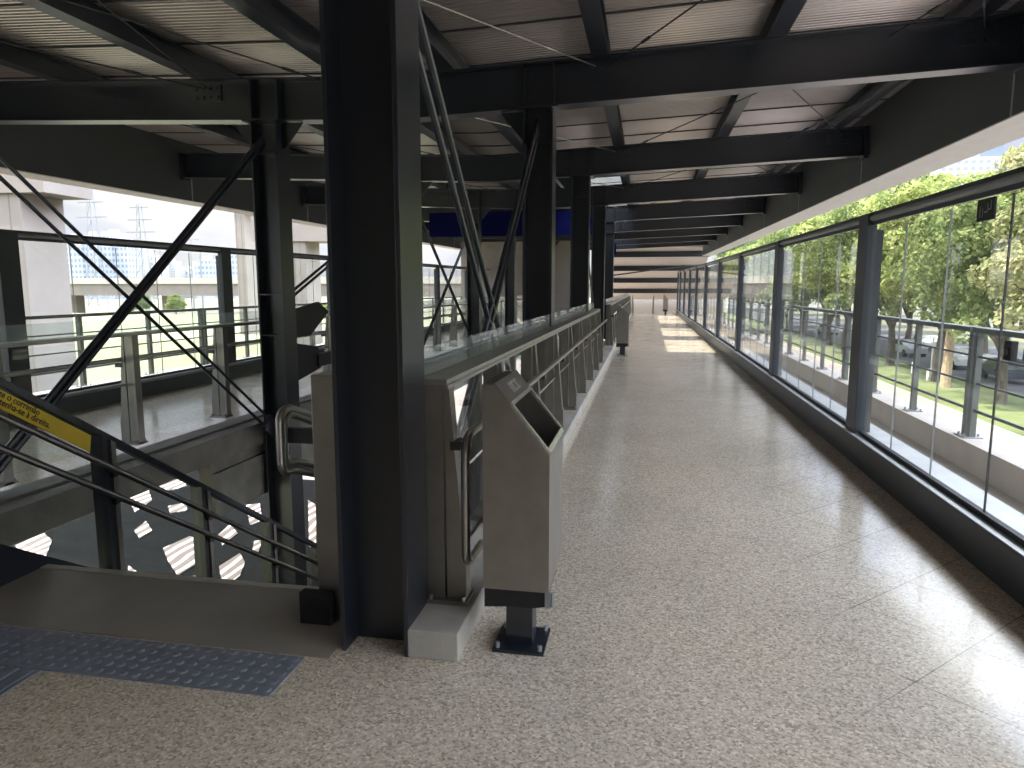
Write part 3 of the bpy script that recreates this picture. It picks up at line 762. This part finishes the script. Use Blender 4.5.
# lower forecourt under the bridge, its shade put into the ground colour
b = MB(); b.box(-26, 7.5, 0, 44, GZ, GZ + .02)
tag(mk('forecourt', b, UNDER), 'forecourt under the footbridge, coloured near-black as shade', kind='structure')
STRIPE = stripe_mat('sun_dapple_paving')
b = MB(); b.box(-12.5, -3, 20.5, 60, GZ + .02, GZ + .04)
tag(mk('forecourt_path', b, PAVE), 'pale paved path below the far walkway', kind='structure')
PATCH = [  # outlines drawn as sun dapples lying on the shaded ground
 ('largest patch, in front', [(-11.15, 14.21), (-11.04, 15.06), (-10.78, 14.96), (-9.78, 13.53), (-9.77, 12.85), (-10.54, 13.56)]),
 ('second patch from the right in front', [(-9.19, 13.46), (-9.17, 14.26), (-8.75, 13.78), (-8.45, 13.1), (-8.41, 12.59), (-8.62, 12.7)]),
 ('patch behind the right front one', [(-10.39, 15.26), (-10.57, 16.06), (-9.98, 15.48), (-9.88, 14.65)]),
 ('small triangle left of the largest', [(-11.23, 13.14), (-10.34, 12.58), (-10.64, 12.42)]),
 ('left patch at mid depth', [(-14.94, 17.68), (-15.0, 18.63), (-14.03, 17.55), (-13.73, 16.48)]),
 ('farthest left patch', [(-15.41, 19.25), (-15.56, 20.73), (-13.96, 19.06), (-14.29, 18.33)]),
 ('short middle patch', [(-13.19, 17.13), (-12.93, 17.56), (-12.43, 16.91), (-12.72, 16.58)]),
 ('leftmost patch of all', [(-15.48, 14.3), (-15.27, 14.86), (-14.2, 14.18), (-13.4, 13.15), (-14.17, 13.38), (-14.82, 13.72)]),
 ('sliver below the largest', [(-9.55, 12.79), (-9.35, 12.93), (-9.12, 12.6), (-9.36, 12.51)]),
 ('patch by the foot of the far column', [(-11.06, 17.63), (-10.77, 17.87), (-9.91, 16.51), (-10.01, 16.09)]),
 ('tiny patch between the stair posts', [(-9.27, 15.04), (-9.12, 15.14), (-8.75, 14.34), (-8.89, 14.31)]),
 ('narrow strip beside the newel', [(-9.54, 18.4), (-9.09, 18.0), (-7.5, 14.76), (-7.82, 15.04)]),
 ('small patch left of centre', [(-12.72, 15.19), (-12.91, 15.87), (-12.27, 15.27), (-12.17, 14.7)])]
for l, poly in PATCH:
    o = mk('sun_dapple_paving', MB().prism(poly, 'z', GZ + .02, GZ + .05), STRIPE)
    tag(o, 'white-striped paving shaped as a sun dapple, ' + l, 'paving', 'striped sun dapple patches')

def bearing(px, d):                  # ground point seen at a given bearing, d metres out
    a = (px - 512) / 700
    return (-math.sin(.18607) * d + math.cos(.18607) * d * a, math.cos(.18607) * d + math.sin(.18607) * d * a)

# ---- trees
def make_tree(seed, R, Hc, h_trunk, leaf, ncl, nl, size, label, name='broadleaf_tree'):
    r = random.Random(seed)
    t = thing(name, (0, 0, 0), label, 'tree', 'street trees')
    tr = MB(); top = h_trunk + Hc * .9
    tr.tube([(0, 0, 0), (.1, .05, h_trunk * .5), (0, .1, h_trunk), (.2, 0, h_trunk + Hc * .5)], [.34, .26, .22, .1], 8)
    cl = []
    while len(cl) < ncl:
        a, e = r.uniform(0, 6.283), r.uniform(-.55, 1.0); ra = r.uniform(.55, 1.0)
        ce = math.sqrt(max(0, 1 - e * e))
        p = Vector((R * ra * ce * math.cos(a), R * ra * ce * math.sin(a), h_trunk + Hc * .42 + Hc * .58 * ra * e))
        cl.append((p, r.uniform(.16, .27) * R))
    for i in range(9):
        p = cl[i * 3][0]; tr.tube([(0, .1, h_trunk * r.uniform(.7, 1.1)), (p.x * .45, p.y * .45, (h_trunk + p.z) * .5), tuple(p)], [.13, .08, .03], 6)
    lf = MB()
    for p, cr in cl:
        for k in range(nl):
            d = Vector((r.gauss(0, 1), r.gauss(0, 1), r.gauss(0, 1) + .25)).normalized()
            c = p + Vector((d.x, d.y, d.z * .75)) * cr * r.uniform(.75, 1.08)
            n = (d + Vector((r.gauss(0, .6), r.gauss(0, .6), r.gauss(0, .6)))).normalized()
            u = n.cross(Vector((r.gauss(0, 1), r.gauss(0, 1), r.gauss(0, 1)))).normalized(); w = n.cross(u)
            s_ = size * r.uniform(.6, 1.25); q = len(lf.v)
            lf.v += [tuple(c - u * s_), tuple(c - w * s_ * .55), tuple(c + u * s_), tuple(c + w * s_ * .55)]
            lf.f.append([q, q + 1, q + 2, q + 3])
    me = bpy.data.meshes.new('foliage'); me.from_pydata(lf.v, [], lf.f); me.materials.append(leaf)
    o = bpy.data.objects.new('foliage', me); C.objects.link(o); o.parent = t
    mk('trunk', tr, BARK, t)
    return t
protos = [make_tree(11, 5.2, 10.5, 3.0, LEAF[0], 110, 230, .17, ''), make_tree(12, 5.0, 10.0, 3.2, LEAF[1], 105, 230, .17, ''),
          make_tree(13, 5.6, 10.8, 2.8, LEAF[2], 110, 230, .17, ''), make_tree(14, 4.6, 11.0, 3.0, LEAF[3], 100, 230, .16, '')]
used = set()
def put_tree(k, x, y, s, label, rz=None):
    rz = rnd.uniform(0, 6.28) if rz is None else rz
    if k not in used:
        used.add(k); o = protos[k]; o.location = (x, y, GZ); o.rotation_euler = (0, 0, rz); o.scale = (s,) * 3; o['label'] = label
        return o
    return copy_thing(protos[k], (x, y, GZ), rz, s, label)
row1 = [(3, 19.5, 33, 1.08), (0, 18.8, 41, .90), (1, 19.0, 50, 1.07), (0, 19.3, 60, 1.1), (1, 18.6, 70, 1.1), (2, 19.5, 80, 1.12), (0, 19, 91, 1.12), (1, 19.4, 103, 1.05), (0, 19, 117, 1.05), (1, 19, 133, 1.1)]
for i, (k, x, y, s) in enumerate(row1):
    put_tree(k, x, y, s, '%s street tree along the lawn right of the glass, %s from the camera' % (['mid green', 'pale green', 'dark green', 'dry yellow'][k], ORD[i]))
row2 = [(2, 31, 50, 1.15), (3, 30, 62, 1.1), (1, 32, 74, 1.3), (2, 30, 88, 1.15), (0, 31, 104, 1.2), (2, 31, 122, 1.2), (1, 31, 145, 1.3), (0, 30, 172, 1.4)]
for i, (k, x, y, s) in enumerate(row2):
    put_tree(k, x, y, s, '%s tree across the street behind the lawn row, %s from the camera' % (['mid green', 'pale green', 'dark green', 'dry yellow'][k], ORD[i]))
row3 = [(0, 52, 96, 1.2), (2, 56, 118, 1.3), (0, 50, 140, 1.3), (2, 48, 170, 1.4), (1, 40, 200, 1.6), (2, 28, 210, 1.6), (0, 60, 112, 1.2)]
for i, (k, x, y, s) in enumerate(row3):
    put_tree(k, x, y, s, '%s tree in the farthest row right of the glass, %s from the camera' % (['mid green', 'pale green', 'dark green', 'dry yellow'][k], ORD[i]))
# palm with tan trunk
t = thing('palm_tree', (17.6, 39.5, GZ), 'palm with tan trunk and hanging dry fronds among the street trees', 'tree')
mk('trunk', MB().tube([(17.6, 39.5, GZ), (17.7, 39.5, -1), (17.6, 39.5, 2.2), (17.6, 39.5, 4.2)], [.30, .26, .3, .2], 10), TAN, t)
for k in range(14):
    a = k * 2.4; r_ = 1.5 + (k % 3) * .4; s = MB()
    c, d = math.cos(a), math.sin(a)
    pts = [(0, 0), (.4, .45), (.8, .4), (1.0, -.4), (1.05, -1.3)] if k % 2 else [(0, 0), (.3, .1), (.42, -.7), (.45, -1.6)]
    for (r0, z0), (r1, z1) in zip(pts[:-1], pts[1:]):
        q = len(s.v); w = .16
        for rr_, zz in ((r0, z0), (r1, z1)):
            for sgn in (-1, 1): s.v.append((17.6 + c * rr_ * r_ - d * w * sgn, 39.5 + d * rr_ * r_ + c * w * sgn, 4.1 + zz * r_))
        s.f.append([q, q + 1, q + 3, q + 2])
    mk('frond', s, TAN if k % 2 == 0 else LEAF[1], t)

t.location = (*bearing(949, 43), GZ)
# ---- parked cars in the street
def car(loc, rz, paint, label):
    t = thing('car', (0, 0, 0), label, 'car', 'cars in the street')
    prof = [(-2.1, .35), (-2.1, .85), (-1.9, .98), (-1.1, 1.02), (-.55, 1.45), (.75, 1.48), (1.45, 1.05), (2.0, .95), (2.1, .6), (2.1, .35)]
    mk('body', MB().prism(prof, 'x', -.85, .85), paint, t, bevel=.06)
    mk('side_windows', MB().prism([(-1.0, 1.03), (-.5, 1.40), (.7, 1.42), (1.25, 1.06)], 'x', -.87, .87), CARGLASS, t)
    mk('windscreen', MB().prism([(1.40, 1.1), (.80, 1.46), (.84, 1.48), (1.46, 1.1)], 'x', -.7, .7), CARGLASS, t)
    for x in (-.8, .8):
        for y in (-1.3, 1.3): mk('wheel', MB().tube([(x - .11, y, .34), (x + .11, y, .34)], .34, 14), TYRE, t)
    t.location = loc; t.rotation_euler = (0, 0, rz)
    return t
CARW = mat('white_car_paint', (.75, .75, .74), .25, spec=.6); CARD = mat('dark_car_paint', (.05, .055, .065), .25, spec=.6); CARS = mat('silver_car_paint', (.42, .44, .46), .3, .4)
for (x, y, m, l) in ((24, 52, CARD, 'dark car under the dry yellow tree by the right frame edge'), (24.2, 60, CARW, 'white car parked close behind the palm trunk'), (24, 70, CARS, 'silver car parked left of the palm, beyond the short white poles'), (28, 77, CARW, 'white car on the far side of the street left of the palm'), (24.2, 100, CARS, 'silver car farthest along the street, seen left of the nearest mullion')):
    car((x, y, GZ + .02), rnd.uniform(-.04, .04), m, l)

# ---- poles and street furniture on the lawn
def pole(x, y, h, label, sign=True):
    t = thing('sign_pole', (x, y, GZ + .1), label, 'pole', 'poles on the lawn')
    mk('shaft', MB().tube([(x, y, GZ + .1), (x, y, GZ + h)], .06, 8), WHITE, t)
    if sign: mk('control_box', MB().box(x - .22, x + .22, y - .15, y + .15, GZ + h * .55, GZ + h * .55 + .7), WHITE, t)
    mk('base_collar', MB().box(x - .2, x + .2, y - .2, y + .2, GZ + .1, GZ + .9), WHITE, t)
pole(*bearing(1006, 37), 5.4, 'white pole with a small cabinet by the right frame edge')
pole(*bearing(934, 46), 3.0, 'short white pole on the lawn left of the palm', False)
pole(*bearing(918, 50), 2.6, 'short white pole on the lawn farther left', False)
# white long building behind the far trees
bd = thing('warehouse', (40, 235, GZ), 'long low white building behind the far trees', 'building')
mk('hall', MB().box(16, 52, 228, 245, GZ, 7.5), WHITE, bd); mk('roof', MB().prism([(15, 7.5), (53, 7.5), (34, 9.5)], 'y', 227, 246), STEELG, bd)
FAC1 = facade_mat('pale_facade', (.45, .44, .43), (.30, .33, .38), 1.6, 1.5); FAC2 = facade_mat('grey_facade', (.42, .45, .52), (.22, .26, .34), 2.6, 3.2); FAC3 = facade_mat('cream_facade', (.66, .62, .55), (.36, .36, .38), 4, 3)
tx, ty = bearing(968, 170)
bd = thing('apartment_tower', (tx, ty, GZ), 'grey-topped building showing above the trees under the roof edge', 'building')
mk('body', MB().box(tx - 9, tx + 7, ty, ty + 14, GZ, 32.2), FAC1, bd); mk('roof_house', MB().box(tx - .5, tx + 4.5, ty + 1, ty + 9, 32.2, 35.4), mat('slate_clad', (.20, .25, .32), .6), bd)

# ---- left side: viaduct, highway, skyline
def pier(x, y, w, ztop, cw, label, d=2.2):
    t = thing('viaduct_pier', (x, y, GZ), label, 'pier', 'viaduct piers')
    mk('shaft', MB().box(x - w / 2, x + w / 2, y - d / 2, y + d / 2, GZ, ztop), CONCB, t, bevel=.08)
    mk('crosshead', MB().prism([(x - cw, ztop), (x + cw * .75, ztop - .05), (x + cw * .75, ztop + 1.6), (x - cw, ztop + 1.7)], 'y', y - d / 2 - .15, y + d / 2 + .15), CONCB, t)
    for q in (-.33, .2): mk('casting_joint', MB().box(x + q * w - .02, x + q * w + .02, y - d / 2 - .012, y - d / 2, GZ, ztop), CONCD, t)
    return t
pier(*bearing(37, 30), 1.75, 5.4, 2.9, 'large concrete viaduct pier with crosshead, leftmost behind the glass')
pier(*bearing(307, 50), 1.4, 4.8, 3.2, 'concrete viaduct pier seen between the far column and foreground column')
pier(*bearing(252, 62), .9, 8.5, 3.0, 'slimmer concrete viaduct pier just left of the far column')
hw = thing('elevated_highway', (-70, 95, GZ), 'pale concrete elevated highway crossing behind the left windows', 'highway')
mk('deck', MB().hexa([(-260, 118, .6), (20, 96, .2), (20, 110, .2), (-260, 132, .6), (-260, 118, 2.4), (20, 96, 2.2), (20, 110, 2.2), (-260, 132, 2.4)]), CONCB, hw)
mk('parapet', MB().hexa([(-260, 117.7, 2.4), (20, 95.7, 2.2), (20, 96, 2.2), (-260, 118, 2.4), (-260, 117.7, 3.4), (20, 95.7, 3.2), (20, 96, 3.2), (-260, 118, 3.4)]), CONC, hw)
for i in range(9): x = -160 + i * 20; mk('pier', MB().box(x - 1, x + 1, 112 - i * 1.2, 114 - i * 1.2, GZ, .4), CONCB, hw)
rp = thing('highway_ramp', (-50, 80, GZ), 'lower concrete slip ramp in front of the highway', 'ramp')
mk('deck', MB().hexa([(-75, 86, -2.6), (-10, 78, .1), (-10, 84, .1), (-75, 92, -2.6), (-75, 86, -1.9), (-10, 78, .9), (-10, 84, .9), (-75, 92, -1.9)]), CONC, rp)
for i in range(4): mk('pier', MB().box(-52 + i * 11 - .5, -52 + i * 11 + .5, 82.5 - i, 84 - i, GZ, -1.9 + i * .45), CONC, rp)
b = MB(); b.hexa([(-200, 55, GZ), (-12, 48, GZ), (-12, 76, GZ), (-200, 85, GZ), (-200, 57, -2.6), (-12, 50, -2.6), (-12, 76, -1.6), (-200, 85, -1.6)])
tag(mk('embankment', b, BANK), 'grassy embankment before the highway on the left', kind='structure')
def shrub(x, y, z, s, k, label):
    o = copy_thing(protos[k], (x, y, z), rnd.uniform(0, 6), s, label); o.name = 'shrub'; o['category'] = 'shrub'; o['group'] = 'shrubs by the highway'
for i, (x, y, s, k) in enumerate(((-62, 78, .24, 2), (-57, 78, .22, 0), (-44, 75, .2, 1), (-39, 74, .2, 0), (-35, 73, .17, 1), (-31, 72.5, .2, 2), (-100, 190, .5, 1), (-75, 180, .4, 1), (-50, 38, .5, 0))):
    shrub(x, y, -2.2 if i < 6 else (GZ + 1 if i < 8 else GZ), s, k, 'leafy shrub beside the highway, %s from the left pier' % ORD[i] if i < 8 else 'green bush at the left frame edge behind the glass')
SKY = [(70, 420, 13, 22), (79, 400, 12, 30), (87, 410, 10, 26), (95, 400, 11, 31), (102, 420, 9, 24), (109, 400, 10, 31), (117, 410, 12, 33), (125, 400, 10, 29), (133, 410, 13, 27), (144, 430, 10, 16), (152, 420, 12, 21), (163, 440, 13, 13), (172, 430, 10, 18), (184, 440, 14, 12), (196, 440, 10, 16), (208, 430, 12, 19), (220, 440, 13, 14), (238, 430, 10, 22), (308, 440, 10, 24)]
for i, (px, d, w, h) in enumerate(SKY):
    x, y = bearing(px, d)
    t = thing('tower_block', (x, y, GZ), '%s hazy high-rise tower of the skyline, counting from the left' % ORD[i], 'building', 'skyline towers')
    m = (FAC1, FAC2, FAC3, FAC2)[i % 4]
    mk('body', MB().box(x - w / 2, x + w / 2, y, y + w, GZ, h - 3), m, t)
    mk('setback', MB().box(x - w / 3, x + w / 3, y + 1, y + w - 1, h - 3, h), m, t)
    mk('roof_plant', MB().box(x - w / 6, x + w / 6, y + 2, y + w / 2, h, h + 2), CONC, t)
def pylon(x, y, h, label):
    t = thing('power_pylon', (x, y, GZ), label, 'pylon', 'power pylons')
    b = MB()
    for sx_ in (-1, 1):
        for sy_ in (-1, 1): b.bar((x + sx_ * 2.2, y + sy_ * 2.2, GZ), (x + sx_ * .5, y + sy_ * .5, h), .28, .28)
    n = 7
    for i in range(n):
        f0, f1 = i / n, (i + 1) / n; w0, w1 = 2.2 - 1.7 * f0, 2.2 - 1.7 * f1; z0, z1 = GZ + (h - GZ) * f0, GZ + (h - GZ) * f1
        b.bar((x - w0, y - w0, z0), (x + w1, y - w1, z1), .16, .16); b.bar((x + w0, y - w0, z0), (x - w1, y - w1, z1), .16, .16)
    mk('lattice', b, STEELG, t)
    for k, L_ in ((.72, 6), (.84, 5), (.96, 3.8)):
        z = GZ + (h - GZ) * k; mk('crossarm', MB().bar((x - L_, y, z), (x + L_, y, z), .3, .35), STEELG, t)
pylon(*bearing(101, 250), 38, 'lattice power pylon above the skyline, left of the two')
pylon(*bearing(148, 260), 32, 'lattice power pylon above the skyline, right of the two')
for i, (x, y, h) in enumerate(((*bearing(196, 140), 11), (*bearing(205, 140), 9), (*bearing(166, 150), 11), (*bearing(222, 140), 9))):
    t = thing('street_lamp', (x, y, GZ), 'thin highway lamp post, %s from the left among the lamps' % ORD[(2, 1, 0, 3)[i]] if i != 2 else 'thin highway lamp post, leftmost of the lamps', 'lamp post', 'highway lamps')
    mk('mast', MB().tube([(x, y, GZ), (x, y, h)], [.2, .12], 6), STEELG, t); mk('arm', MB().bar((x - 1.5, y, h), (x + 1.5, y, h), .12, .12), STEELG, t)
    mk('lamp_head', MB().box(x + 1.2, x + 1.9, y - .15, y + .15, h - .12, h + .06), STEELG, t)

# ------------------------------------------------------------------ sky, sun, camera
w = bpy.data.worlds.new('sky'); SC.world = w; w.use_nodes = True
nt = w.node_tree; nt.nodes.clear(); L = nt.links.new
out = nt.nodes.new('ShaderNodeOutputWorld'); bg = nt.nodes.new('ShaderNodeBackground'); L(bg.outputs[0], out.inputs[0])
tc = nt.nodes.new('ShaderNodeTexCoord'); sep = nt.nodes.new('ShaderNodeSeparateXYZ'); L(tc.outputs['Generated'], sep.inputs[0])
grad = nt.nodes.new('ShaderNodeValToRGB'); cr = grad.color_ramp
cr.elements[0].position = 0; cr.elements[0].color = (.92, .94, .98, 1)
cr.elements[1].position = .6; cr.elements[1].color = (.36, .50, .85, 1)
e = cr.elements.new(.18); e.color = (.62, .70, .95, 1)
L(sep.outputs[2], grad.inputs[0])
mp = nt.nodes.new('ShaderNodeMapping'); mp.inputs['Scale'].default_value = (1, 1, 2.6); L(tc.outputs['Generated'], mp.inputs[0])
nz = nt.nodes.new('ShaderNodeTexNoise'); nz.inputs['Scale'].default_value = 3.2; nz.inputs['Detail'].default_value = 7; nz.inputs['Roughness'].default_value = .55; L(mp.outputs[0], nz.inputs['Vector'])
cl = nt.nodes.new('ShaderNodeValToRGB'); cl.color_ramp.elements[0].position = .42; cl.color_ramp.elements[1].position = .56; L(nz.outputs['Fac'], cl.inputs[0])
nz2 = nt.nodes.new('ShaderNodeTexNoise'); nz2.inputs['Scale'].default_value = 5.5; nz2.inputs['Detail'].default_value = 6; L(mp.outputs[0], nz2.inputs['Vector'])
cc = nt.nodes.new('ShaderNodeValToRGB'); cc.color_ramp.elements[0].position = .35; cc.color_ramp.elements[0].color = (.70, .76, .87, 1); cc.color_ramp.elements[1].position = .55; cc.color_ramp.elements[1].color = (1.05, 1.05, 1.05, 1); L(nz2.outputs['Fac'], cc.inputs[0])
mx = nt.nodes.new('ShaderNodeMix'); mx.data_type = 'RGBA'; L(cl.outputs[0], mx.inputs[0]); L(grad.outputs[0], mx.inputs[6]); L(cc.outputs[0], mx.inputs[7])
L(mx.outputs[2], bg.inputs[0])
# sky strength raised high up and right, opposite the sun, to brighten the walkway
def wm(op, a, b_, clamp=False):
    n = nt.nodes.new('ShaderNodeMath'); n.operation = op; n.use_clamp = clamp
    for i, q in enumerate((a, b_)):
        if isinstance(q, (int, float)): n.inputs[i].default_value = q
        else: L(q, n.inputs[i])
    return n.outputs[0]
def wr(src, a, b_, c, d):
    n = nt.nodes.new('ShaderNodeMapRange'); n.interpolation_type = 'SMOOTHSTEP'
    for i, q in enumerate((a, b_, c, d)): n.inputs[i + 1].default_value = q
    L(src, n.inputs[0]); return n.outputs[0]
glow = wm('MULTIPLY', wr(sep.outputs[0], .05, .7, 0, 1), wr(sep.outputs[2], .15, .5, 0, 1))
up_ = wr(sep.outputs[2], .17, .42, 0, .9)
L(wm('ADD', wm('ADD', wm('MULTIPLY', glow, 2.7), up_), .315), bg.inputs[1])
sun = bpy.data.lights.new('sun', 'SUN'); sun.energy = 3.6; sun.angle = .012; sun.color = (1, .95, .86)
so = bpy.data.objects.new('sun', sun); C.objects.link(so)
so.rotation_euler = Vector((.5, .10, -.85)).to_track_quat('-Z', 'Y').to_euler()

ph, th = math.atan(96 / 700), math.atan(133 / 700 * math.cos(math.atan(96 / 700)))
F = Vector((-math.sin(th) * math.cos(ph), math.cos(th) * math.cos(ph), -math.sin(ph)))
R = Vector((math.cos(th), math.sin(th), 0)); U = R.cross(F)
cam = bpy.data.cameras.new('camera'); co = bpy.data.objects.new('camera', cam); C.objects.link(co)
cam.sensor_width = 36; cam.lens = 36 * 700 / 1024; cam.clip_end = 2000; cam.clip_start = .05
Mx = Matrix((R, U, -F)).transposed().to_4x4(); Mx.translation = (0, 0, 1.6); co.matrix_world = Mx
SC.camera = co
vs = SC.view_settings; vs.view_transform = 'Standard'; vs.look = 'None'; vs.gamma = 1; vs.use_curve_mapping = False; vs.exposure = 1.65
